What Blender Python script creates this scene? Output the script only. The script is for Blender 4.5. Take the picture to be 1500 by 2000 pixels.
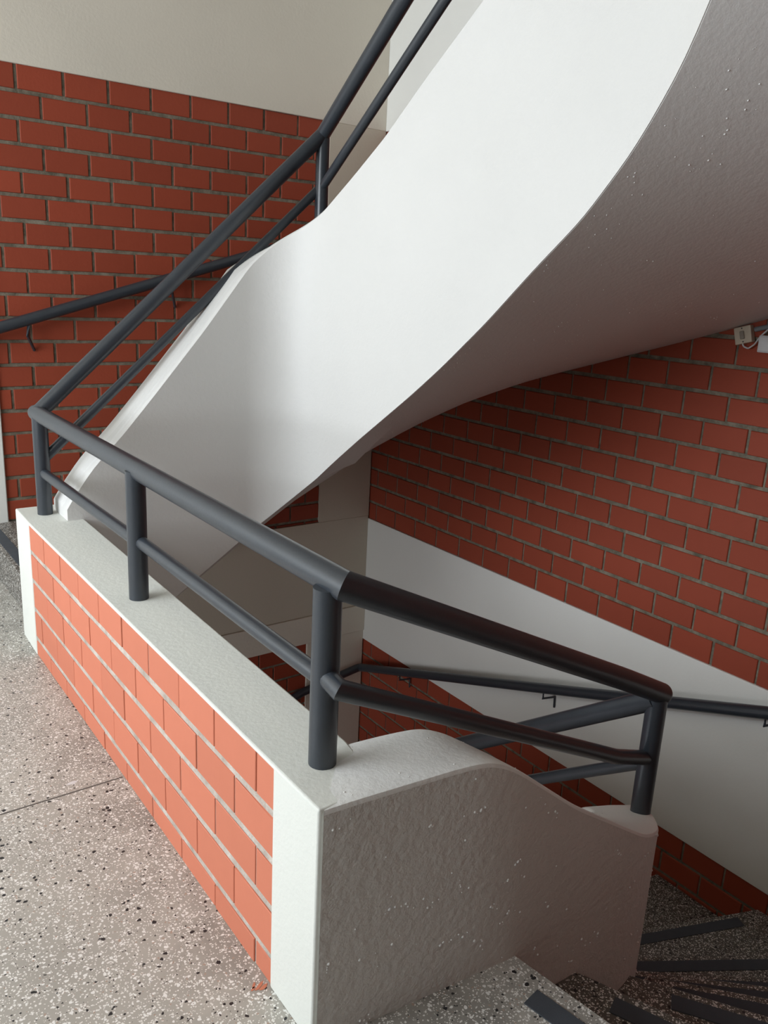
import bpy, bmesh, math, random
import numpy as np
from mathutils import Vector, Matrix
random.seed(7)
scene = bpy.context.scene
col = scene.collection
for o in list(bpy.data.objects): bpy.data.objects.remove(o)

# ------------------------------------------------------------------ camera
YAW, PIT, ROL, FPX, EYE = 0.644414823, 0.26911739, 0.0511017365, 1607.40528, 1.6
cy, sy, cp, sp = math.cos(YAW), math.sin(YAW), math.cos(PIT), math.sin(PIT)
fw = Vector((sy*cp, cy*cp, -sp)); rt = Vector((cy, -sy, 0)); up = rt.cross(fw)
rt2 = math.cos(ROL)*rt + math.sin(ROL)*up; up2 = -math.sin(ROL)*rt + math.cos(ROL)*up
cam = bpy.data.cameras.new('camera'); camo = bpy.data.objects.new('camera', cam); col.objects.link(camo)
m = Matrix((rt2, up2, -fw)).transposed().to_4x4(); m.translation = Vector((0, 0, EYE)); camo.matrix_world = m
cam.sensor_fit = 'VERTICAL'; cam.sensor_height = 24; cam.lens = FPX/2000*24; cam.clip_start = .02
scene.camera = camo

# ------------------------------------------------------------------ light
scene.view_settings.view_transform = 'Standard'; scene.view_settings.look = 'None'
scene.view_settings.exposure = 0.0; scene.view_settings.gamma = 1
w = bpy.data.worlds.new('sky'); scene.world = w; w.use_nodes = True
w.node_tree.nodes['Background'].inputs[0].default_value = (.80, .90, 1, 1)
w.node_tree.nodes['Background'].inputs[1].default_value = .7
def area(name, loc, direction, sx, sy_, power, colr):
    l = bpy.data.lights.new(name, 'AREA'); l.shape = 'RECTANGLE'; l.size = sx; l.size_y = sy_; l.energy = power; l.color = colr
    o = bpy.data.objects.new(name, l); col.objects.link(o); o.location = loc
    o.rotation_euler = Vector(direction).to_track_quat('-Z', 'Y').to_euler(); return o
# daylight entering by the open facade on the left, one opening per storey
area('facade_daylight', (-2.75, 2.7, 2.05), (1, 0.0, -.12), 3.4, 1.9, 196, (.88, .945, 1))
area('facade_daylight_upper', (-2.75, 2.7, 5.3), (1, 0.0, -.25), 3.4, 1.9, 56, (1, .98, .95))
area('facade_daylight_lower', (-2.75, 2.7, -1.3), (1, 0, -.12), 3.4, 1.9, 58, (.95, .97, 1))

# ------------------------------------------------------------------ materials
def nt(name, rough=.6, spec=.4):
    mt = bpy.data.materials.new(name); mt.use_nodes = True; t = mt.node_tree
    b = t.nodes['Principled BSDF']; b.inputs['Roughness'].default_value = rough
    b.inputs['Specular IOR Level'].default_value = spec
    return mt, t, b
def N(t, k, **kw):
    n = t.nodes.new(k)
    for a, v in kw.items(): setattr(n, a, v)
    return n
def coords(t):
    return N(t, 'ShaderNodeTexCoord').outputs['Object']
def noise(t, co, scale, detail=3, rough=.5):
    n = N(t, 'ShaderNodeTexNoise'); n.inputs['Scale'].default_value = scale
    n.inputs['Detail'].default_value = detail; n.inputs['Roughness'].default_value = rough
    t.links.new(co, n.inputs['Vector']); return n.outputs['Fac']
def ramp(t, fac, stops):
    r = N(t, 'ShaderNodeValToRGB'); e = r.color_ramp.elements
    while len(e) < len(stops): e.new(.5)
    for el, (p, c) in zip(e, stops):
        el.position = p; el.color = tuple(c)+(1,) if len(c) == 3 else c
    t.links.new(fac, r.inputs['Fac']); return r.outputs['Color']
def math_(t, op, a, b_):
    n = N(t, 'ShaderNodeMath', operation=op)
    for i, v in enumerate((a, b_)):
        if isinstance(v, (int, float)): n.inputs[i].default_value = v
        else: t.links.new(v, n.inputs[i])
    return n.outputs[0]
def bump(t, b, h, strength, dist, prev=None):
    n = N(t, 'ShaderNodeBump'); n.inputs['Strength'].default_value = strength; n.inputs['Distance'].default_value = dist
    t.links.new(h, n.inputs['Height'])
    if prev is not None: t.links.new(prev, n.inputs['Normal'])
    t.links.new(n.outputs['Normal'], b.inputs['Normal']); return n.outputs['Normal']
def mixc(t, fac, a, c):
    n = N(t, 'ShaderNodeMix', data_type='RGBA')
    for k, v in ((0, fac), (6, a), (7, c)):
        if isinstance(v, (int, float)): n.inputs[k].default_value = v
        elif isinstance(v, tuple): n.inputs[k].default_value = v+(1,)
        else: t.links.new(v, n.inputs[k])
    return n.outputs[2]

def plaster(name, c, orange=1.0, drops=0.0, rough=.55, var=.05, dist=.004, nscale=70):
    mt, t, b = nt(name, rough, .35); co = coords(t)
    big = noise(t, co, 1.6, 4)
    t.links.new(ramp(t, big, [(.3, tuple(x*(1-var) for x in c)), (.7, c)]), b.inputs['Base Color'])
    n1 = noise(t, co, nscale, 3, .6)
    nn = bump(t, b, n1, .35*orange, dist)
    if drops:
        v = N(t, 'ShaderNodeTexVoronoi'); v.inputs['Scale'].default_value = 38; t.links.new(co, v.inputs['Vector'])
        sx = N(t, 'ShaderNodeSeparateColor'); t.links.new(v.outputs['Color'], sx.inputs[0])
        patch = noise(t, co, 3.0, 2)
        on = math_(t, 'GREATER_THAN', math_(t, 'ADD', sx.outputs[0], math_(t, 'MULTIPLY', math_(t, 'SUBTRACT', patch, .5), .9)), .60)
        h = ramp(t, v.outputs['Distance'], [(0.02, (1, 1, 1)), (.20, (0, 0, 0))])
        hh = math_(t, 'MULTIPLY', h, on)
        nn = bump(t, b, hh, 1.0, .010*drops, nn)
        t.links.new(math_(t, 'SUBTRACT', rough, math_(t, 'MULTIPLY', hh, .22)), b.inputs['Roughness'])
        n2 = noise(t, co, 160, 2, .6); bump(t, b, n2, .25*drops, .002, nn)
    return mt
WHITE = (.80, .79, .76)
M = {}
M['plaster_white'] = plaster('plaster_white', (.86, .86, .82), .5)
M['plaster_beige'] = plaster('plaster_beige', (.62, .56, .46), .5)
M['plaster_cream'] = plaster('plaster_cream', (.76, .70, .60), .6)
M['stair_plaster'] = plaster('stair_plaster', (.74, .73, .71), .6, 0, dist=.006, nscale=50, rough=.48)
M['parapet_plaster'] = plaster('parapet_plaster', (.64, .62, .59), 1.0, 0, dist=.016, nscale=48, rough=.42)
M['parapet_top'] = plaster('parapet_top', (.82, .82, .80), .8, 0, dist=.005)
M['cap_plaster'] = plaster('cap_plaster', (.76, .77, .72), .8, 0)

def brick_mat(name, c, var, seed, bs=.3):
    mt, t, b = nt(name, .62, .3); co = coords(t)
    at = N(t, 'ShaderNodeAttribute'); at.attribute_name = 'tone'
    base = ramp(t, at.outputs['Fac'], [(0, tuple(x*(1-var) for x in c)), (1, tuple(min(1, x*(1+var)) for x in c))])
    n1 = noise(t, co, 9, 5, .6)
    t.links.new(mixc(t, math_(t, 'MULTIPLY', n1, .35), base, tuple(x*.82 for x in c)), b.inputs['Base Color'])
    bump(t, b, noise(t, co, 60, 5, .65), bs, .003)
    return mt
M['low_bounce_paint'] = plaster('low_bounce_paint', (.20, .18, .16), .5)  # kept dark so the added unseen walls bounce little light
M['brick'] = brick_mat('brick', (.325, .060, .029), .10, 1)
M['brick_half_lit'] = brick_mat('brick_half_lit', (.62, .20, .12), .05, 2, .12)  # same brick as the walls, with the glare put into its lighter colour
def mortar_mat(name, c1, c2):
    mt, t, b = nt(name, .9, .1); co = coords(t)
    t.links.new(ramp(t, noise(t, co, 14, 6, .7), [(.35, c1), (.65, c2)]), b.inputs['Base Color'])
    bump(t, b, noise(t, co, 90, 5, .7), .8, .006); return mt
M['mortar'] = mortar_mat('mortar', (.13, .115, .085), (.30, .26, .20))
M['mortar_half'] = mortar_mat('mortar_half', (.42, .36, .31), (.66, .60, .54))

def terrazzo(name, ground, white=.62, black=.055, dirt=False):
    mt, t, b = nt(name, .42, .45); co = coords(t)
    dn = N(t, 'ShaderNodeTexNoise'); dn.inputs['Scale'].default_value = 60; t.links.new(co, dn.inputs['Vector'])
    off = N(t, 'ShaderNodeVectorMath', operation='SCALE'); off.inputs[3].default_value = .012
    t.links.new(dn.outputs['Color'], off.inputs[0])
    ad = N(t, 'ShaderNodeVectorMath', operation='ADD'); t.links.new(co, ad.inputs[0]); t.links.new(off.outputs[0], ad.inputs[1])
    co2 = ad.outputs[0]
    soft = noise(t, co, 2.2, 5, .6)
    c = ramp(t, soft, [(.3, tuple(x*.80 for x in ground)), (.7, ground)])
    if dirt:
        sp_ = N(t, 'ShaderNodeSeparateXYZ'); t.links.new(co, sp_.inputs[0])
        edge = N(t, 'ShaderNodeMapRange'); edge.inputs[1].default_value = .48; edge.inputs[2].default_value = .76; t.links.new(sp_.outputs[0], edge.inputs[0])
        dm = math_(t, 'MULTIPLY', edge.outputs[0], ramp(t, noise(t, co, 5, 5, .65), [(.40, (0, 0, 0)), (.62, (1, 1, 1))]))
        c = mixc(t, math_(t, 'MULTIPLY', dm, .55), c, tuple(x*.35 for x in ground))
    def chips(scale, lo, hi, rad, colr, c):
        v = N(t, 'ShaderNodeTexVoronoi'); v.inputs['Scale'].default_value = scale; t.links.new(co2, v.inputs['Vector'])
        s = N(t, 'ShaderNodeSeparateColor'); t.links.new(v.outputs['Color'], s.inputs[0])
        on = math_(t, 'MULTIPLY', math_(t, 'GREATER_THAN', s.outputs[0], lo), math_(t, 'LESS_THAN', s.outputs[0], hi))
        rr = math_(t, 'MULTIPLY', math_(t, 'ADD', s.outputs[1], .35), rad)
        ins = math_(t, 'LESS_THAN', v.outputs['Distance'], rr)
        return mixc(t, math_(t, 'MULTIPLY', on, ins), c, colr)
    c = chips(190, .0, .62, .42, (.78, .76, .72), c)
    c = chips(105, .0, .42, .36, (white+.2, white+.19, white+.16), c)
    c = chips(120, .0, .10, .30, (.40, .30, .24), c)
    c = chips(72, .0, black*2.1, .34, (.02, .02, .022), c)
    c = chips(170, .0, black, .40, (.03, .03, .03), c)
    t.links.new(c, b.inputs['Base Color'])
    bump(t, b, noise(t, co, 40, 3), .06, .003)
    return mt
M['terrazzo'] = terrazzo('terrazzo', (.46, .435, .39), dirt=True)
M['step_terrazzo_shaded'] = terrazzo('step_terrazzo_shaded', (.13, .118, .102), .5, .10)  # floor terrazzo again, with the stair's shade put into a darker ground
def simple(name, c, rough=.5, spec=.4, metal=0, bs=.0, scale=80):
    mt, t, b = nt(name, rough, spec); b.inputs['Metallic'].default_value = metal
    co = coords(t)
    t.links.new(ramp(t, noise(t, co, 20, 4), [(.3, tuple(x*.88 for x in c)), (.7, c)]), b.inputs['Base Color'])
    if bs: bump(t, b, noise(t, co, scale, 3), bs, .002)
    return mt
M['pipe'] = simple('pipe', (.034, .041, .052), .32, .65, 0, .12, 140)
M['grip'] = simple('grip', (.075, .085, .10), .75, .3, 0, .4, 400)
M['switch_plastic'] = simple('switch_plastic', (.62, .54, .42), .45)
M['switch_knob'] = simple('switch_knob', (.30, .27, .22), .45)
M['white_plastic'] = simple('white_plastic', (.70, .70, .70), .45)
M['grey_plastic'] = simple('grey_plastic', (.20, .22, .23), .5)
M['screw'] = simple('screw', (.03, .03, .03), .5)
M['joint'] = simple('joint', (.12, .11, .10), .6)
M['orange_paint'] = simple('orange_paint', (.60, .22, .13), .6)
M['paint_nib'] = simple('paint_nib', (.82, .81, .79), .22, .6)
M['window_metal'] = simple('window_metal', (.25, .26, .27), .5)

# ------------------------------------------------------------------ helpers
def link(name, me, mats, parent=None, smooth=False):
    o = bpy.data.objects.new(name, me); col.objects.link(o)
    for mm in (mats if isinstance(mats, (list, tuple)) else [mats]): me.materials.append(M[mm])
    if parent: o.parent = parent
    if smooth:
        for p in me.polygons: p.use_smooth = True
    return o
def tag(o, label=None, cat=None, group=None, kind=None):
    if label: o['label'] = label
    if cat: o['category'] = cat
    if group: o['group'] = group
    if kind: o['kind'] = kind
    return o
def empty(name, loc, label, cat, group=None):
    o = bpy.data.objects.new(name, None); col.objects.link(o); o.location = loc; o.empty_display_size = .1
    return tag(o, label, cat, group)
def adopt(child, parent):          # keep world placement (parents have location only)
    child.parent = parent; child.location = -Vector(parent.location)
def box_bm(bm, a, b, mi=0):
    x0, y0, z0 = a; x1, y1, z1 = b
    v = [bm.verts.new(p) for p in ((x0,y0,z0),(x1,y0,z0),(x1,y1,z0),(x0,y1,z0),(x0,y0,z1),(x1,y0,z1),(x1,y1,z1),(x0,y1,z1))]
    for f in ((0,3,2,1),(4,5,6,7),(0,1,5,4),(1,2,6,5),(2,3,7,6),(3,0,4,7)):
        bm.faces.new([v[i] for i in f]).material_index = mi
    return v
def prism_bm(bm, poly, z0, z1):
    n = len(poly)
    lo = [bm.verts.new((x, y, z0)) for x, y in poly]; hi = [bm.verts.new((x, y, z1)) for x, y in poly]
    bm.faces.new(hi); bm.faces.new(lo[::-1])
    for i in range(n): bm.faces.new((lo[i], lo[(i+1) % n], hi[(i+1) % n], hi[i]))
def finish(bm, name, mats, parent=None, smooth=False, bev=0, seg=2, angle=None):
    bmesh.ops.recalc_face_normals(bm, faces=bm.faces)
    me = bpy.data.meshes.new(name); bm.to_mesh(me); bm.free()
    o = link(name, me, mats, None, smooth)
    if bev:
        md = o.modifiers.new('bevel', 'BEVEL'); md.width = bev; md.segments = seg; md.limit_method = 'ANGLE'
        md.angle_limit = math.radians(angle or 40); md.harden_normals = False
        for p in me.polygons: p.use_smooth = True
        try: me.set_sharp_from_angle(angle=math.radians(50))
        except Exception: pass
    if parent: adopt(o, parent)
    return o
def box(name, a, b, mats, parent=None, bev=0):
    bm = bmesh.new(); box_bm(bm, a, b); return finish(bm, name, mats, parent, bev=bev)
def tube(name, pts, r, mats, parent=None, seg=20, round_=0.0, cap=True, cut0=None, cut1=None):
    """pipe along pts with mitred corners"""
    pts = [Vector(p) for p in pts]
    if round_:
        q = [pts[0]]
        for a, b_, c in zip(pts[:-2], pts[1:-1], pts[2:]):
            d1 = (a-b_).normalized()*round_; d2 = (c-b_).normalized()*round_
            for i in range(7):
                s = i/6; q.append((b_+d1)*(1-s)**2 + b_*2*s*(1-s) + (b_+d2)*s*s)
        q.append(pts[-1]); pts = q
    bm = bmesh.new(); rings = []
    n = len(pts); prev = None
    for i, p in enumerate(pts):
        t0 = (pts[i]-pts[i-1]).normalized() if i else (pts[1]-pts[0]).normalized()
        t1 = (pts[i+1]-pts[i]).normalized() if i < n-1 else t0
        t = (t0+t1).normalized()
        if i == 0 and cut0 is not None: t = (t0-(Vector(cut0)-p).normalized()).normalized()
        if i == n-1 and cut1 is not None: t = (t0+(Vector(cut1)-p).normalized()).normalized()
        ref = Vector((0, 0, 1)) if abs(t0.z) < .9 else Vector((1, 0, 0))
        u = t0.cross(ref).normalized(); v = u.cross(t0).normalized()
        ring = []
        for k in range(seg):
            a = 2*math.pi*k/seg; d = u*math.cos(a)*r + v*math.sin(a)*r
            d = d - t0*(d.dot(t)/max(.25, t0.dot(t)))
            ring.append(bm.verts.new(p+d))
        rings.append(ring)
    for A, B in zip(rings[:-1], rings[1:]):
        # align ring starts
        best = min(range(seg), key=lambda s: sum((A[k].co-B[(k+s) % seg].co).length for k in range(0, seg, 5)))
        for k in range(seg):
            bm.faces.new((A[k], A[(k+1) % seg], B[(k+1+best) % seg], B[(k+best) % seg]))
    if cap: bm.faces.new(rings[0][::-1]); bm.faces.new(rings[-1])
    o = finish(bm, name, mats, parent, smooth=True)
    try: o.data.set_sharp_from_angle(angle=math.radians(35))
    except Exception: pass
    return o
def smooth_profile(pts, sig=.035):
    s = np.array([p[0] for p in pts]); z = np.array([p[1] for p in pts])
    g = np.arange(s[0]-1, s[-1]+1, .005)
    # linear extrapolation at both ends, then gaussian smoothing
    zz = np.interp(g, s, z)
    k0 = (z[1]-z[0])/(s[1]-s[0]); k1 = (z[-1]-z[-2])/(s[-1]-s[-2])
    zz[g < s[0]] = z[0]+(g[g < s[0]]-s[0])*k0; zz[g > s[-1]] = z[-1]+(g[g > s[-1]]-s[-1])*k1
    kx = np.arange(-3*sig, 3*sig+.001, .005); kk = np.exp(-kx**2/2/sig**2); kk /= kk.sum()
    h = len(kk)//2; zs = np.convolve(np.pad(zz, h, mode='edge'), kk, 'valid')[:len(g)]
    return lambda q: float(np.interp(q, g, zs))

# ------------------------------------------------------------------ measures
XW, YB, YF, XL = 3.55, 4.92, -.50, -2.60      # right, back, front, left wall planes
RIS, HF = .1766, 3.355                         # riser, storey height

# ------------------------------------------------------------------ structure: walls
def brick_facing(name, axis, u0, u1, z0, z1, face, inward, zlines, joints, gap, vgap, depth, mats, parent, jit=.0012, chamfer=.003, top_gap=0):
    """running-bond bricks; axis 'x' or 'y' is the direction along the wall; face = coordinate of the brick faces"""
    bm = bmesh.new(); tone = {}
    def P(u, z, d):
        return (u, face-inward*d, z) if axis == 'x' else (face-inward*d, u, z)
    back = depth
    vs = [bm.verts.new(P(u, z, back)) for u, z in ((u0, z0), (u1, z0), (u1, z1), (u0, z1))]
    f = bm.faces.new(vs); f.material_index = 1
    rows = sorted(zlines); tl = bm.faces.layers.float.new('tone')
    for k, (za, zb) in enumerate(zip(rows[:-1], rows[1:])):
        za2, zb2 = max(za, z0), min(zb, z1)
        if zb2-za2 < .02: continue
        js = joints(k); js = [u0]+[j for j in js if u0+.02 < j < u1-.02]+[u1]
        for i, (a, b_) in enumerate(zip(js[:-1], js[1:])):
            ga = vgap/2 if i else 0; gb = vgap/2 if i < len(js)-2 else 0
            gl = gap/2 if za2 > z0+1e-4 else 0; gh = gap/2 if zb2 < z1-1e-4 else 0
            J = lambda: random.uniform(-jit, jit)
            A, B_, Z0, Z1 = a+ga+J(), b_-gb+J(), za2+gl+J(), zb2-gh+J()
            dd = random.uniform(-.0012, .0012); c = chamfer
            o4 = [bm.verts.new(P(u, z, back)) for u, z in ((A, Z0), (B_, Z0), (B_, Z1), (A, Z1))]
            m4 = [bm.verts.new(P(u, z, dd+c)) for u, z in ((A, Z0+J()), (B_, Z0+J()), (B_, Z1+J()), (A, Z1+J()))]
            i4 = [bm.verts.new(P(u, z, dd)) for u, z in ((A+c, Z0+c), (B_-c, Z0+c), (B_-c, Z1-c), (A+c, Z1-c))]
            tn = random.random(); fs = [bm.faces.new(i4)]
            for q in range(4):
                r = (q+1) % 4
                fs.append(bm.faces.new((o4[q], o4[r], m4[r], m4[q]))); fs.append(bm.faces.new((m4[q], m4[r], i4[r], i4[q])))
            for ff in fs: ff[tl] = tn
    n_in = Vector((0, inward, 0)) if axis == 'x' else Vector((inward, 0, 0))
    bmesh.ops.recalc_face_normals(bm, faces=bm.faces)
    for ff in bm.faces:
        if len(ff.verts) == 4 and abs(ff.normal.dot(n_in)) > .9 and ff.normal.dot(n_in) < 0: ff.normal_flip()
    me = bpy.data.meshes.new(name); bm.to_mesh(me); bm.free()
    o = link(name, me, mats)
    if parent: adopt(o, parent)
    return o

floor = None
def struct(o): o['kind'] = 'structure'; return o
BF = .010   # brick faces sit back from the plaster
wr = struct(box('wall_right', (XW+BF+.012, YF-.25, -3.6), (XW+.3, YB+.3, 6.9), 'plaster_white'))
wb = struct(box('wall_back', (XL-.25, YB+BF+.012, -3.6), (XW+BF+.012, YB+.3, 6.9), 'plaster_beige'))
wf = struct(box('wall_front', (1.36, YF-.2, -3.6), (XW+BF+.012, YF, 6.9), 'plaster_white'))
wf2 = struct(box('wall_added_end', (XL-.2, -3.6, -3.6), (1.56, -3.4, 6.9), 'low_bounce_paint'))  # unseen, added with the side wall to cut light bounced onto the parapet
wf3 = struct(box('wall_added_side', (1.36, -3.4, -3.6), (1.56, YF-.2, 6.9), 'low_bounce_paint'))
# right wall bands and bricks
box('plaster_band', (XW, YF, -1.128), (XW+BF+.012, YB+.02, -.128), 'plaster_white', wr, .004)
box('plaster_band', (XW, YF, 2.60), (XW+BF+.012, YB+.02, 6.9), 'plaster_white', wr, .004)
jr = lambda a, m_, lo, hi: [a+m_*i for i in range(int((lo-a)/m_)-1, int((hi-a)/m_)+2)]
brick_facing('brick_facing', 'y', YF, YB+.01, -.128, 2.60, XW+BF, -1, [-.128+.1313*k for k in range(22)],
             lambda k: jr(2.0 if k % 2 == 0 else 1.889, .2365, YF, YB), .020, .013, .007, ['brick', 'mortar'], wr)
brick_facing('brick_facing', 'y', YF, YB+.01, -3.6, -1.128, XW+BF, -1, [-1.128-.1313*k for k in range(20)],
             lambda k: jr(1.741 if k % 2 == 0 else 1.859, .2365, YF, YB), .018, .011, .007, ['brick', 'mortar'], wr)
# back wall
XC = 3.105
box('plaster_band', (XL, YB, -.83), (XW, YB+BF+.012, -.105), 'plaster_beige', wb, .003)
tag(box('plaster_band', (XL, YB-.012, -1.05), (XW, YB+BF+.012, -.83), 'plaster_cream', wb, .004), 'paler lower strip of the plaster band')
box('plaster_band', (XL, YB, 2.60), (XW, YB+BF+.012, 6.9), 'plaster_cream', wb, .003)
box('corner_pier', (XC, YB, -.105), (XW, YB+BF+.012, 2.60), 'plaster_beige', wb)  # same paint as the upper band, its shade put into the darker beige
box('corner_pier', (3.03, YB, -3.6), (XW, YB+BF+.012, -1.05), 'plaster_cream', wb, .003)
tag(box('end_pier', (.62, YB-.004, .0), (.998, YB+BF+.012, 2.60), 'plaster_white', wb, .006), 'white plaster pier at the left end of the bricks')
box('plaster_face', (XL, YB, -.105), (.62, YB+BF+.012, 2.60), 'plaster_white', wb)
brick_facing('brick_facing', 'x', 1.0, XC, -.105, 2.60, YB+BF, -1, [2.60-.1276*k for k in range(22)]+[-.105],
             lambda k: jr(1.188 if k % 2 == 1 else 1.309, .2403, 1.0, XC), .020, .015, .008, ['brick', 'mortar'], wb, jit=.002)
brick_facing('brick_facing', 'x', XL, 3.03, -3.6, -1.05, YB+BF, -1, [-1.05-.1276*k for k in range(21)],
             lambda k: jr(1.188 if k % 2 == 1 else 1.309, .2403, XL, 3.03), .018, .012, .007, ['brick', 'mortar'], wb)
brick_facing('brick_facing', 'x', 1.36, XW, -1.0, 2.60, YF+.004, 1, [-1.0+.13*k for k in range(29)], lambda k: jr(.1 if k % 2 else .22, .24, 1.36, XW), .020, .015, .007, ['brick', 'mortar'], wf)
brick_facing('brick_facing', 'x', 1.36, XW, -3.6, -1.128, YF+.004, 1, [-1.128-.13*k for k in range(20)], lambda k: jr(.1 if k % 2 else .22, .24, 1.36, XW), .020, .015, .007, ['brick', 'mortar'], wf)
# left wall: a parapet-high wall and lintel per storey, open to daylight between
bm = bmesh.new()
for zb_ in (-HF, 0, HF):
    box_bm(bm, (XL-.2, -3.4, zb_-.15 if zb_ > -3 else -3.6), (XL, YB+.02, zb_+.95)); box_bm(bm, (XL-.2, -3.4, zb_+2.95), (XL, YB+.02, zb_+3.206 if zb_ < 3 else 6.9))
for ya, yb_ in ((-3.4, .95), (4.4, 4.92)): box_bm(bm, (XL-.2, ya, -3.6), (XL, yb_, 6.9))
struct(finish(bm, 'wall_left', 'plaster_white'))

# ------------------------------------------------------------------ staircase geometry
NOS = [((1.304,1.127), 9.75), ((1.58,1.104), 23.0), ((1.867,1.113), 34.2), ((2.11,1.155), 42.6), ((2.19,1.366), 48),
       ((2.18,1.60), 53), ((2.18,1.865), 58), ((2.18,2.08), 68.8), ((2.18,2.28), 82.5), ((2.18,2.50), 94.5), ((2.18,2.72), 105.5),
       ((2.18,2.95), 115.4), ((2.18,3.20), 123.3), ((2.10,3.45), 129), ((1.88,3.60), 137), ((1.62,3.60), 146), ((1.36,3.60), 157),
       ((1.10,3.60), 169), ((.84,3.60), 180)]
NOS_DN = NOS
NOS_UP = [((x, y-(.24 if k < 4 else .10 if k == 4 else 0)), a) for k, ((x, y), a) in enumerate(NOS)]
XO, YO, YFO = XW+.008, YB+.008, YF
def outer_hit(p, a):
    dx, dy = math.sin(math.radians(a)), -math.cos(math.radians(a)); c = []
    if dx > 1e-6: c.append((XO-p[0])/dx)
    if dy > 1e-6: c.append((YO-p[1])/dy)
    if dy < -1e-6: c.append((YFO-p[1])/dy)
    t = min(c); return (p[0]+dx*t, p[1]+dy*t)
def seg_pts(k0, k1):
    """polygon between nosing k0 and k1, pushed slightly under the parapet"""
    out = []
    (p0, a0), (p1, a1) = NOS[k0], NOS[k1]
    def inn(p, a, d=.06 if NOS is NOS_DN else .12): return (p[0]-math.sin(math.radians(a))*d, p[1]+math.cos(math.radians(a))*d)
    o0, o1 = outer_hit(p0, a0), outer_hit(p1, a1)
    poly = [inn(p0, a0), o0]
    if abs(o0[1]-YFO) < 1e-4 and abs(o1[0]-XO) < 1e-4: poly.append((XO, YFO))
    if abs(o0[0]-XO) < 1e-4 and abs(o1[1]-YO) < 1e-4 and abs(o1[0]-XO) > 1e-3: poly.append((XO, YO))
    poly += [o1, inn(p1, a1)]
    return poly
def strip(k, z, parent, gi=.0, go=.14, off=.028, wd=.055):
    (p, a) = NOS[k]; dx, dy = math.sin(math.radians(a)), -math.cos(math.radians(a))
    o = outer_hit(p, a); L = math.hypot(o[0]-p[0], o[1]-p[1])
    # uphill normal (towards smaller k)
    nx, ny = dy, -dx
    q = NOS[k-1][0] if k else (p[0]-.3, p[1])
    qo = outer_hit(*NOS[k-1]) if k else (o[0]-.3, o[1])
    mx, my = (q[0]+qo[0])/2-(p[0]+o[0])/2, (q[1]+qo[1])/2-(p[1]+o[1])/2
    if nx*mx+ny*my < 0: nx, ny = -nx, -ny
    pts = [(p[0]+dx*s+nx*d, p[1]+dy*s+ny*d) for s, d in ((gi, off), (L-go, off), (L-go, off+wd), (gi, off+wd))]
    bm = bmesh.new(); prism_bm(bm, pts, z, z+.003)
    return finish(bm, 'grip_strip', 'grip', parent)

# parapet paths (inner = well side, outer = stair side), sampled alike
def path(inner, rfront=.25):
    if inner: x0, x1, y1, R = .80, 1.98, 3.40, .25
    else: x0, x1, y1, R = .80, 2.18, 3.60, .45
    P = []
    cx, cyy, cy2 = 1.73, 3.15, 1.57
    def line(a, b_, n, skip=False):
        for i in range(n): P.append((a[0]+(b_[0]-a[0])*i/n, a[1]+(b_[1]-a[1])*i/n))
    line((x0, y1), (cx, y1), 40)
    for i in range(24): a = math.pi/2*(1-i/24); P.append((cx+R*math.cos(a), cyy+R*math.sin(a)))
    line((x1, cyy), (x1, cy2), 60)
    cx = 1.98-rfront; R = rfront if inner else rfront+.2
    for i in range(24): a = -math.pi/2*i/24; P.append((cx+R*math.cos(a), cy2+R*math.sin(a)))
    line((cx, cy2-R), (.93, cy2-R), 30); P.append((.93, cy2-R))
    return np.array(P)
def path_dn(inner):
    P = []
    a = [(.779, 1.184), (1.30, 1.125), (1.73, 1.11)] if not inner else [(.95, 1.376), (1.30, 1.325), (1.73, 1.31)]
    R = .25 if inner else .45; x1 = 1.98 if inner else 2.18
    for p, q, n in ((a[0], a[1], 26), (a[1], a[2], 22)):
        for i in range(n): P.append((p[0]+(q[0]-p[0])*i/n, p[1]+(q[1]-p[1])*i/n))
    for i in range(28): t = -math.pi/2*(1-i/28); P.append((1.73+R*math.cos(t), 1.56+R*math.sin(t)))
    for i in range(60): P.append((x1, 1.56+1.59*i/60))
    R = .25 if inner else .45
    for i in range(24): t = math.pi/2*i/24; P.append((1.73+R*math.cos(t), 3.15+R*math.sin(t)))
    for i in range(25): P.append((1.73-.93*i/24, 3.15+R))
    return np.array(P)
def arclen(P): return np.concatenate([[0], np.cumsum(np.hypot(*np.diff(P, axis=0).T))])
T = smooth_profile([(0,.50),(.085,.595),(.13,.675),(.227,.81),(.359,.945),(.497,1.103),(.734,1.383),(.955,1.665),(1.04,1.742),(1.111,1.79),(1.294,1.895),(1.516,2.023),(1.716,2.145),
                    (1.947,2.313),(2.218,2.497),(2.9,2.97),(3.3,3.375),(3.7,3.75),(3.95,3.92),(4.6,3.945)], .022)
Bt = smooth_profile([(0,-.25),(.15,-.13),(.583,.166),(.723,.265),(.881,.37),(1.036,.483),(1.242,.67),(1.437,.817),(1.63,.956),(1.965,1.187),(2.137,1.313),(2.362,1.493),
                     (2.555,1.664),(2.741,1.819),(2.897,1.994),(2.965,2.10),(2.995,2.133),(3.038,2.195),(3.101,2.304),(3.25,2.50),(3.6,2.80),(4.4,3.12)], .035)
Wmap = smooth_profile([(0,2.25),(.583,2.75),(.93,3.05),(1.13,3.55),(1.323,4.1),(1.63,5.0),(2.14,5.9),(2.56,6.5),(2.9,7.4),(3.2,8.4),(3.5,9.4),(4.6,11.3)], .05)
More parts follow.
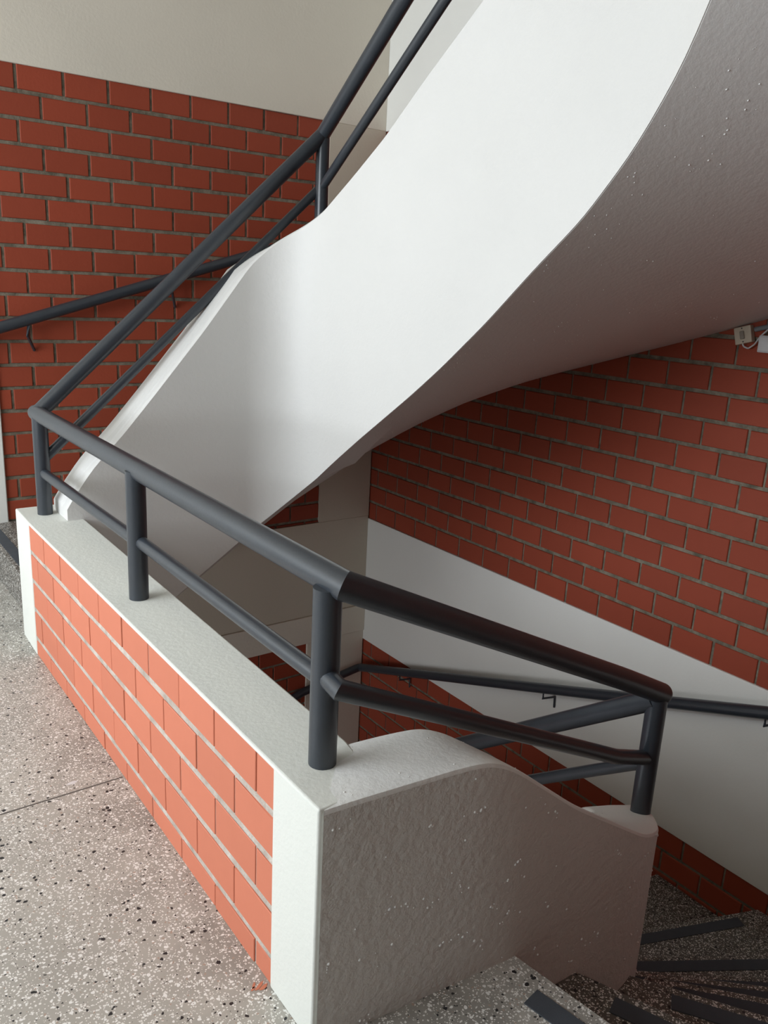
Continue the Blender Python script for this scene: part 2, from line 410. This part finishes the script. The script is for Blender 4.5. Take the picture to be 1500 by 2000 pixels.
Zw = smooth_profile([(2.1,-.32),(2.62,-.07),(2.832,.047),(3.104,.199),(3.345,.299),(3.55,.42),(4.26,.765),(4.74,.978),(5.15,1.121),(5.55,1.244),(5.83,1.33),(6.24,1.457),(6.475,1.534),
                     (7.2,1.80),(8.4,2.2),(8.97,2.4),(10.3,2.95),(11.3,3.2)], .03)
def wall_pt(w_):
    if w_ <= XO: return (w_, YO)
    if w_ <= XO+(YO-YF): return (XO, YO-(w_-XO))
    return (XO-(w_-XO-(YO-YF)), YF)
def sweep(name, rings, mats, parent, closed_ends=True, smooth_angle=30):
    bm = bmesh.new(); R = [[bm.verts.new(p) for p in r] for r in rings]; n = len(rings[0])
    for A, B in zip(R[:-1], R[1:]):
        for k in range(n): bm.faces.new((A[k], A[(k+1) % n], B[(k+1) % n], B[k]))
    if closed_ends: bm.faces.new(R[0]); bm.faces.new(R[-1][::-1])
    bmesh.ops.recalc_face_normals(bm, faces=bm.faces)
    me = bpy.data.meshes.new(name); bm.to_mesh(me); bm.free()
    o = link(name, me, mats, None, True)
    try: me.set_sharp_from_angle(angle=math.radians(smooth_angle))
    except Exception: pass
    adopt(o, parent); return o

def add_nibs(o, spots):
    """small hard drips of paint standing on the surface, in the same mesh"""
    me = o.data; bm = bmesh.new(); bm.from_mesh(me); ('paint_nib' in [q.name for q in me.materials]) or me.materials.append(M['paint_nib'])
    for p, n_, r in spots:
        n_ = n_.normalized(); u = n_.orthogonal().normalized(); v = n_.cross(u); rings = []
        st = random.uniform(1, 1.5); 
        for h, q in ((-.2, 1.0), (.45, .80), (.8, .42)):
            rings.append([bm.verts.new(p+u*math.cos(a)*r*q*st+v*math.sin(a)*r*q+n_*r*h) for a in [k*math.pi/4 for k in range(8)]])
        top = bm.verts.new(p+n_*r*.92); fs = []
        for A, B in zip(rings[:-1], rings[1:]):
            for k in range(8): fs.append(bm.faces.new((A[k], A[(k+1) % 8], B[(k+1) % 8], B[k])))
        for k in range(8): fs.append(bm.faces.new((rings[-1][k], rings[-1][(k+1) % 8], top)))
        for f in fs: f.material_index = len(me.materials)-1; f.smooth = True
    bm.to_mesh(me); bm.free()
def spread(n, gen):
    out = []
    while len(out) < n:
        out.append(gen())
        if random.random() < .45:
            for _ in range(random.randint(1, 4)): out.append(gen(out[-1]))
    return out
def waist(parent, dz, Pin, Pout, Sin, upto=None):
    rings = []
    for (a, b_, s) in zip(Pin, Pout, Sin):
        zi = Bt(s)+dz; w_ = Wmap(s); wp = wall_pt(w_); zw = Zw(w_)+dz
        d_in = math.hypot(b_[0]-a[0], b_[1]-a[1]); tot = math.hypot(wp[0]-a[0], wp[1]-a[1])
        bot = []; top = []
        for j in range(9):
            f = j/8; st = .19/tot
            g = st+(1-st)*f
            # start on the stair-side face of the parapet, end on the wall
            f = .004/tot+(1-.004/tot)*f
            x = a[0]*(1-f)+wp[0]*f; y = a[1]*(1-f)+wp[1]*f
            z = zi+(zw-zi)*f
            bot.append((x, y, z)); top.append((x, y, z+.10))
        rings.append(bot+top[::-1])
    return sweep('soffit_slab', rings, 'stair_plaster', parent)

Pd, Pod = path(True), path(False); Sd = arclen(Pd)
Pi, Po = path(True, .5), path(False, .5); Si = arclen(Pi)
def flight_steps(parent, dz, ks, mat='step_terrazzo_shaded'):
    for k in ks:
        z = -RIS*k+dz
        bm = bmesh.new(); prism_bm(bm, seg_pts(k-1, k), z-RIS-.002, z)
        st = finish(bm, 'step', mat, parent, bev=.004)
        s = strip(k, z, None, gi=.10 if k <= 2 else .02)
        s.parent = st; s.location = (0, 0, 0)

# ---- flight going up
up_st = empty('staircase', (.84, 4.2, 0), 'white plastered winding staircase rising along the brick walls and overhead to the top right', 'staircase')
rings = []
for i, (a, b_, s) in enumerate(zip(Pi, Po, Si)):
    if s < .095: continue
    zt, zb_ = T(s), Bt(s); w_ = Wmap(s); wp = wall_pt(w_)
    tot = math.hypot(wp[0]-a[0], wp[1]-a[1]); zo = zb_+(Zw(w_)-zb_)*.2/tot+.05; zb_ += .001
    L = lambda f: (a[0]+(b_[0]-a[0])*f, a[1]+(b_[1]-a[1])*f)
    fade = max(0, min(1, (1.2-s)/.25))*.02
    prof = [(0, zb_), (0, zt-.010), (.03, zt-.003), (.07, zt), (.20, zt-.3*fade), (.34, zt-fade), (.42, zt-fade), (.48, zt-.1*fade), (.60, zt), (.93, zt), (1, zt-.012), (1, zo)]
    rings.append([(*L(f), z) for f, z in prof])
sweep('parapet', rings, 'stair_plaster', up_st, True, 34)
sof = waist(up_st, 0, Pi, Po, Si)
def sof_pt(i, f):
    i0 = int(i); t_ = i-i0
    def g(k):
        a, s = Pi[k], Si[k]; w_ = Wmap(s); wp = wall_pt(w_); return Vector((a[0]+(wp[0]-a[0])*f, a[1]+(wp[1]-a[1])*f, Bt(s)+(Zw(w_)-Bt(s))*f))
    return g(i0)*(1-t_)+g(i0+1)*t_
def sof_spot(prev=None):
    global _i, _f
    if prev is None: _i, _f = random.uniform(60, 155), random.random()**1.7*.95+.02
    else: _i += random.uniform(-1.5, 1.5); _f += random.uniform(-.03, .03)
    i = max(60, min(160, _i)); f = max(.01, min(.97, _f)); p = sof_pt(i, f)
    n_ = (sof_pt(i+1, f)-p).cross(sof_pt(i, f+.02)-p)
    if n_.z > 0: n_ = -n_
    return p, n_, random.choice((.0012, .0018, .0024, .003))
add_nibs(sof, spread(620, sof_spot))
NOS = NOS_UP
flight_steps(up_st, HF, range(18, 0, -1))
NOS = NOS_DN

# ---- flight going down
dn_st = empty('staircase', (1.3, .3, -.18), 'winding terrazzo staircase going down at the right behind a curved rough-plastered parapet', 'staircase')
Qi, Qo = path_dn(True), path_dn(False); Ti, To_ = arclen(Qi), arclen(Qo)
O = smooth_profile([(0,.5895),(.06,.592),(.343,.594),(.42,.588),(.489,.552),(.594,.468),(.714,.372),(.886,.26),(1.03,.165),(1.16,.105),(1.264,.062),(1.40,.02),(1.48,-.02),(1.677,-.22),(3.27,-1.33),
                    (3.6,-1.52),(3.98,-1.62),(4.2,-1.85),(4.9,-2.76)], .025)
I_ = smooth_profile([(0,.588),(.106,.590),(.2,.587),(.248,.568),(.312,.526),(.401,.452),(.5,.368),(.628,.266),(.743,.185),(.9,.09),(1.05,.01),(1.173,-.10),(2.76,-1.22),(3.0,-1.46),(3.15,-1.56),(3.3,-1.75),(4.1,-2.76)], .025)
# the parapet top inside the bend follows the stair-side edge so the top stays level across
rings = []
s_up = lambda i: None
def nearest_up(p):
    d = np.hypot(Pd[:, 0]-p[0], Pd[:, 1]-p[1]); return float(Sd[int(np.argmin(d))])
for i, (a, b_, si, so) in enumerate(zip(Qi, Qo, Ti, To_)):
    zi, zo = I_(si), O(so)
    su = nearest_up(a); zb_ = min(Bt(su)-HF, -.14)
    L = lambda f: (a[0]+(b_[0]-a[0])*f, a[1]+(b_[1]-a[1])*f)
    r_ = lambda f: zi+(zo-zi)*f
    rings.append([(*L(f), z) for f, z in ((0, zb_), (0, zi-.012), (.03, r_(.03)-.003), (.07, r_(.07)), (.5, r_(.5)+.003), (.93, r_(.93)), (.98, r_(.98)-.003), (1, zo-.012), (1, zb_))])
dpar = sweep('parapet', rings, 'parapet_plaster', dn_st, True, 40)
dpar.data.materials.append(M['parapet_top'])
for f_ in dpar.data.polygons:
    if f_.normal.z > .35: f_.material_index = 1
def face_spot(prev=None):
    global _i, _f
    if prev is None: _i, _f = random.uniform(1, 108), random.random()
    else: _i += random.uniform(-1.5, 1.5); _f += random.uniform(-.02, .02)
    i = int(max(1, min(len(Qo)-2, _i))); a, b_ = Qi[i], Qo[i]; t_ = max(0, min(1, _i-i)); nb = Qo[i+1]
    z1 = O(To_[i])-.02; z0 = max(-.14, -9) if i < 20 else -1.0
    z0 = max(z1-.75, -1.3)
    p = Vector((b_[0]+(nb[0]-b_[0])*t_, b_[1]+(nb[1]-b_[1])*t_, z0+(z1-z0)*max(0, min(1, _f))))
    return p-dn_st.location*0, Vector((b_[0]-a[0], b_[1]-a[1], 0)), random.choice((.0016, .0022, .0028, .0035))
add_nibs(dpar, spread(520, face_spot))
def top_spot(prev=None):
    i = random.randint(1, 60); a, b_ = Qi[i], Qo[i]; f = random.uniform(.08, .92); zi, zo = I_(Ti[i]), O(To_[i])
    return Vector((a[0]+(b_[0]-a[0])*f, a[1]+(b_[1]-a[1])*f, zi+(zo-zi)*f+.001)), Vector((0, 0, 1)), random.choice((.0010, .0013, .0018))
add_nibs(dpar, spread(90, top_spot))
waist(dn_st, -HF, Pd, Pod, Sd)
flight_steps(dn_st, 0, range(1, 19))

# ------------------------------------------------------------------ floor, ceiling
def storey_slab(name, ztop, thick, mat, kind=True):
    bm = bmesh.new()
    a = outer_hit(*NOS[0])
    poly = [(XL, -3.4), (1.36, -3.4), (1.36, YF), (a[0], YF), *(((1.324, 1.127), (1.30, 1.20), (.87, 1.25)) if ztop < 1 else ((1.324, .887), (1.30, .95), (.87, 1.0))), (.87, 3.66), (.84, 3.66), (.84, YB), (XL, YB)]
    prism_bm(bm, poly, ztop-thick, ztop)
    o = finish(bm, name, mat); struct(o); return o
floor = storey_slab('floor', 0, .13, 'terrazzo')
fs_ = strip(0, 0, None, gi=.105, go=.12); adopt(fs_, floor)
# dividing strip and small marks of the terrazzo
box('dividing_strip', (XL, 2.376, -.001), (.77, 2.382, .0006), 'joint', floor)
bm = bmesh.new()
for cx_, cy_, a_, l_, w_ in ((.752,1.392,.5,.016,.004), (.741,1.400,.9,.010,.003), (.758,1.383,.3,.012,.005), (.735,1.392,.6,.007,.003)):
    pts = [(cx_+math.cos(t)*l_*(1+.25*math.sin(3*t))*math.cos(a_)-math.sin(t)*w_*math.sin(a_), cy_+math.cos(t)*l_*math.sin(a_)+math.sin(t)*w_*math.cos(a_)) for t in [i*math.pi/6 for i in range(12)]]
    prism_bm(bm, pts, 0, .0008)
tag(finish(bm, 'paint_stain', 'orange_paint', floor), 'small orange paint smear')
bm = bmesh.new(); prism_bm(bm, [(.624+.017*math.cos(t)*(1+.2*math.sin(2*t)), 2.431+.008*math.sin(t)) for t in [i*math.pi/6 for i in range(12)]], 0, .0006)
tag(finish(bm, 'marble_chip', 'white_plastic', floor), 'one large pale chip in the terrazzo')
ceil = storey_slab('ceiling', HF, .15, 'plaster_beige')
struct(box('floor_lower', (XL, -3.4, -HF-.15), (XW, YB, -HF), 'terrazzo'))
struct(box('ceiling_upper', (XL-.2, -3.6, 6.75), (XW+.1, YB+.1, 6.95), 'plaster_white'))

# ------------------------------------------------------------------ half wall
hw = empty('half_wall', (.87, 2.4, 0), 'low half wall beside the landing, orange brick face under a pale plaster cap', 'half wall')
hwx = .77
bm = bmesh.new()
# core behind the bricks + two end piers + cap
prism_bm(bm, [(hwx+.018, 1.30), (.958, 1.30), (.983, 3.46), (hwx+.018, 3.46)], -.13, .575)
finish(bm, 'core', 'cap_plaster', hw)
prof_yz = [(1.189, 0), (1.377, 0), (1.377, .5785), (3.443, .5785), (3.443, 0), (3.685, 0), (3.685, .5905), (1.189, .5905)]
bm = bmesh.new()
def inner_x(y): return .985 if y > 3.4 else (.96 if y > 1.3 else .93)
ys_, zs_ = [1.189, 1.377, 3.443, 3.685], [0, .5785, .5905]
solid = {(0, 0), (2, 0), (0, 1), (1, 1), (2, 1)}; vc = {}
def gv(k, a_, b_):
    if (k, a_, b_) not in vc:
        y = ys_[a_]; vc[(k, a_, b_)] = bm.verts.new(((hwx+(.006 if y > 3.6 else 0)) if k == 0 else inner_x(y), y, zs_[b_]))
    return vc[(k, a_, b_)]
for (a_, b_) in solid:
    for k in (0, 1): bm.faces.new((gv(k, a_, b_), gv(k, a_+1, b_), gv(k, a_+1, b_+1), gv(k, a_, b_+1)))
    for nb, (e0, e1) in (((a_-1, b_), ((a_, b_), (a_, b_+1))), ((a_+1, b_), ((a_+1, b_), (a_+1, b_+1))), ((a_, b_-1), ((a_, b_), (a_+1, b_))), ((a_, b_+1), ((a_, b_+1), (a_+1, b_+1)))):
        if nb not in solid: bm.faces.new((gv(0, *e0), gv(0, *e1), gv(1, *e1), gv(1, *e0)))
tag(finish(bm, 'plaster_frame', 'cap_plaster', hw, bev=.007, seg=3), 'pale plaster cap and rounded end piers')
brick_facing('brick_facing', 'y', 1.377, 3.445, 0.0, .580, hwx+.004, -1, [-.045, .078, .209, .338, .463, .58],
             lambda k: jr(1.459 if k % 2 == 0 else 1.570, .2217, 1.377, 3.445), .022, .006, .0035, ['brick_half_lit', 'mortar_half'], hw, jit=.0012, chamfer=.0015)

# ------------------------------------------------------------------ railing
rl = empty('stair_railing', (.866, 2.44, .59), 'dark grey welded pipe railing on the half wall, following the stairs up and down', 'railing')
R1, R2, RP = .0325, .0205, .031
P1 = (.866, 3.575, 1.015); P5 = (2.17, 3.50, 2.252); P3 = (.884, 1.298, 1.008); P4 = (2.06, 1.295, .448)
tube('top_rail', [(.866, 3.600, 1.015), P3], R1, 'pipe', rl, cut1=(1.86, 1.292, .548))
tube('top_rail', [P1, P5], R1, 'pipe', rl, cut1=(2.10, 2.80, 2.67))
tube('top_rail', [P5, (2.10, 2.80, 2.67), (2.04, 1.55, 3.42)], R1, 'pipe', rl, cut0=P1)
tube('top_rail', [P3, (1.86, 1.292, .548), P4], R1, 'pipe', rl, round_=.05, cut0=(.866, 3.6, 1.015))
tube('top_rail', [(2.045, 1.30, .43), (2.045, 3.30, -.99)], R1, 'pipe', rl)
tube('mid_rail', [(.868, 3.55, .768), (.868, 2.44, .780)], R2, 'pipe', rl)
tube('mid_rail', [(.872, 2.44, .782), (.868, 1.33, .786)], R2, 'pipe', rl)
tube('mid_rail', [(.884, 3.55, .836), (2.17, 3.52, 2.02)], R2, 'pipe', rl)
tube('mid_rail', [(2.17, 3.50, 2.02), (2.10, 2.59, 2.59), (2.04, 1.55, 3.25)], R2, 'pipe', rl)
tube('mid_rail', [(.866, 1.33, .800), (.858, 1.262, .798), (1.86, 1.285, .302), (2.05, 1.298, .228)], R2+.002, 'pipe', rl)
tube('mid_rail', [(2.045, 1.30, .215), (2.045, 3.30, -1.205)], R2, 'pipe', rl)
def post(x, y, z0, z1):
    return tube('post', [(x, y, z0), (x, y, z1)], RP, 'pipe', rl, seg=24)
post(.866, 3.55, .585, 1.01); post(.866, 2.44, .585, 1.01); post(.866, 1.33, .585, .998)
post(2.048, 1.298, -.03, .45); post(2.17, 3.50, 1.62, 2.24); post(2.06, 1.62, 2.9, 3.38)
for p in ((.866, 3.600, 1.015),):
    bm = bmesh.new(); bmesh.ops.create_uvsphere(bm, u_segments=20, v_segments=12, radius=R1*1.0)
    for v in bm.verts: v.co = v.co+Vector(p)
    finish(bm, 'elbow', 'pipe', rl, smooth=True)
bm = bmesh.new(); bmesh.ops.create_uvsphere(bm, u_segments=20, v_segments=12, radius=R1)
for v in bm.verts: v.co = v.co+Vector(P4)
finish(bm, 'elbow', 'pipe', rl, smooth=True)

# ------------------------------------------------------------------ wall handrails
def handrail(loc, label, pts, brackets, r=.031):
    e = empty('wall_handrail', loc, label, 'handrail')
    tube('rail', pts, r, 'pipe', e, round_=.03)
    for (x, y, z, wall) in brackets:
        if wall == 'back':
            q = [(x+.02, y, z-r+.01), (x+.012, y, z-r-.050), (x+.062, YB+BF-.006, z-r-.135)]
        else:
            q = [(x, y, z-r+.01), (x, y, z-r-.035), (XW-.0065, y-.026, z-r-.033), (XW-.0065, y-.030, z-r-.10)]
        tube('bracket', q, .0085 if wall == 'back' else .0062, 'pipe', e, seg=8)
    return e
bz = lambda x: 1.278+(x-1.009)*.308
handrail((1.0, 4.84, 1.27), 'black pipe handrail rising along the back brick wall on the left',
         [(.5, 4.84, bz(.5)), (3.30, 4.84, bz(3.3)), (3.47, 4.74, 2.08), (3.47, 3.12, 2.63), (3.47, 1.5, 3.19)],
         [(1.135, 4.84, bz(1.135), 'back'), (1.965, 4.84, bz(1.965), 'back'), (2.8, 4.84, bz(2.8), 'back'), (3.47, 3.6, 2.47, 'right'), (3.47, 2.2, 2.95, 'right')])
rz = lambda y: -.191+(y-1.635)*(-.721+.191)/(3.122-1.635)
handrail((3.47, 3.1, -.72), 'black pipe handrail descending the right wall across the white plaster band',
         [(3.47, -.1, rz(-.1)), (3.47, 1.635, rz(1.635)), (3.47, 3.122, -.721), (3.47, 4.84, -1.325), (3.30, 4.84, -1.350), (2.95, 4.84, -1.405), (1.0, 4.84, -2.06)],
         [(3.47, .4, rz(.4), 'right'), (3.47, 1.64, rz(1.64), 'right'), (3.47, 2.95, rz(2.95), 'right'), (3.47, 4.32, -1.142, 'right'), (2.2, 4.84, -1.66, 'back')])

# ------------------------------------------------------------------ electrics under the soffit
SW = empty('switch_box', (XW+BF, 2.090, 1.462), 'small beige surface switch box on the brick wall under the stair soffit', 'light switch')
SW.rotation_euler = (math.radians(-16), 0, 0)
def local(bm, name, mat, par, bev=0):
    bmesh.ops.recalc_face_normals(bm, faces=bm.faces); me = bpy.data.meshes.new(name); bm.to_mesh(me); bm.free()
    o = link(name, me, mat); o.parent = par
    if bev:
        md = o.modifiers.new('b', 'BEVEL'); md.width = bev; md.segments = 3
    return o
bm = bmesh.new(); box_bm(bm, (-.032, -.040, -.038), (0, .040, .038)); local(bm, 'casing', 'switch_plastic', SW, .004)
bm = bmesh.new(); box_bm(bm, (-.040, -.010, -.018), (-.031, .010, .018)); local(bm, 'rocker', 'switch_knob', SW, .003)
for s_ in (-1, 1):
    bm = bmesh.new(); bmesh.ops.create_cone(bm, cap_ends=True, segments=12, radius1=.003, radius2=.003, depth=.002, matrix=Matrix.Translation((-.033, 0, s_*.030)) @ Matrix.Rotation(math.pi/2, 4, 'Y'))
    local(bm, 'screw', 'screw', SW)
tag(tube('conduit', [(XW-.004, 2.044, 1.490), (XW-.004, 1.6, 1.612), (XW-.004, .6, 1.97)], .011, 'grey_plastic', None, seg=16), 'grey conduit pipe running along the wall under the soffit', 'conduit')
JB = empty('junction_box', (XW+BF, 1.955, 1.432), 'white plastic junction box at the right beside the beige switch box', 'junction box')
bm = bmesh.new(); box_bm(bm, (-.040, -.058, -.038), (0, .052, .036)); local(bm, 'casing', 'white_plastic', JB, .005)
bm = bmesh.new(); box_bm(bm, (-.046, -.052, -.032), (-.039, .046, .030)); local(bm, 'lid', 'white_plastic', JB, .003)
tag(tube('cable', [(XW-.012, 2.092, 1.432), (XW-.016, 2.080, 1.412), (XW-.018, 2.055, 1.405), (XW-.016, 2.03, 1.425), (XW-.014, 2.008, 1.464), (XW-.010, 1.975, 1.500)], .0035, 'white_plastic', None, seg=8, round_=.008), 'thin white cable looping from the switch box to the junction box', 'cable')
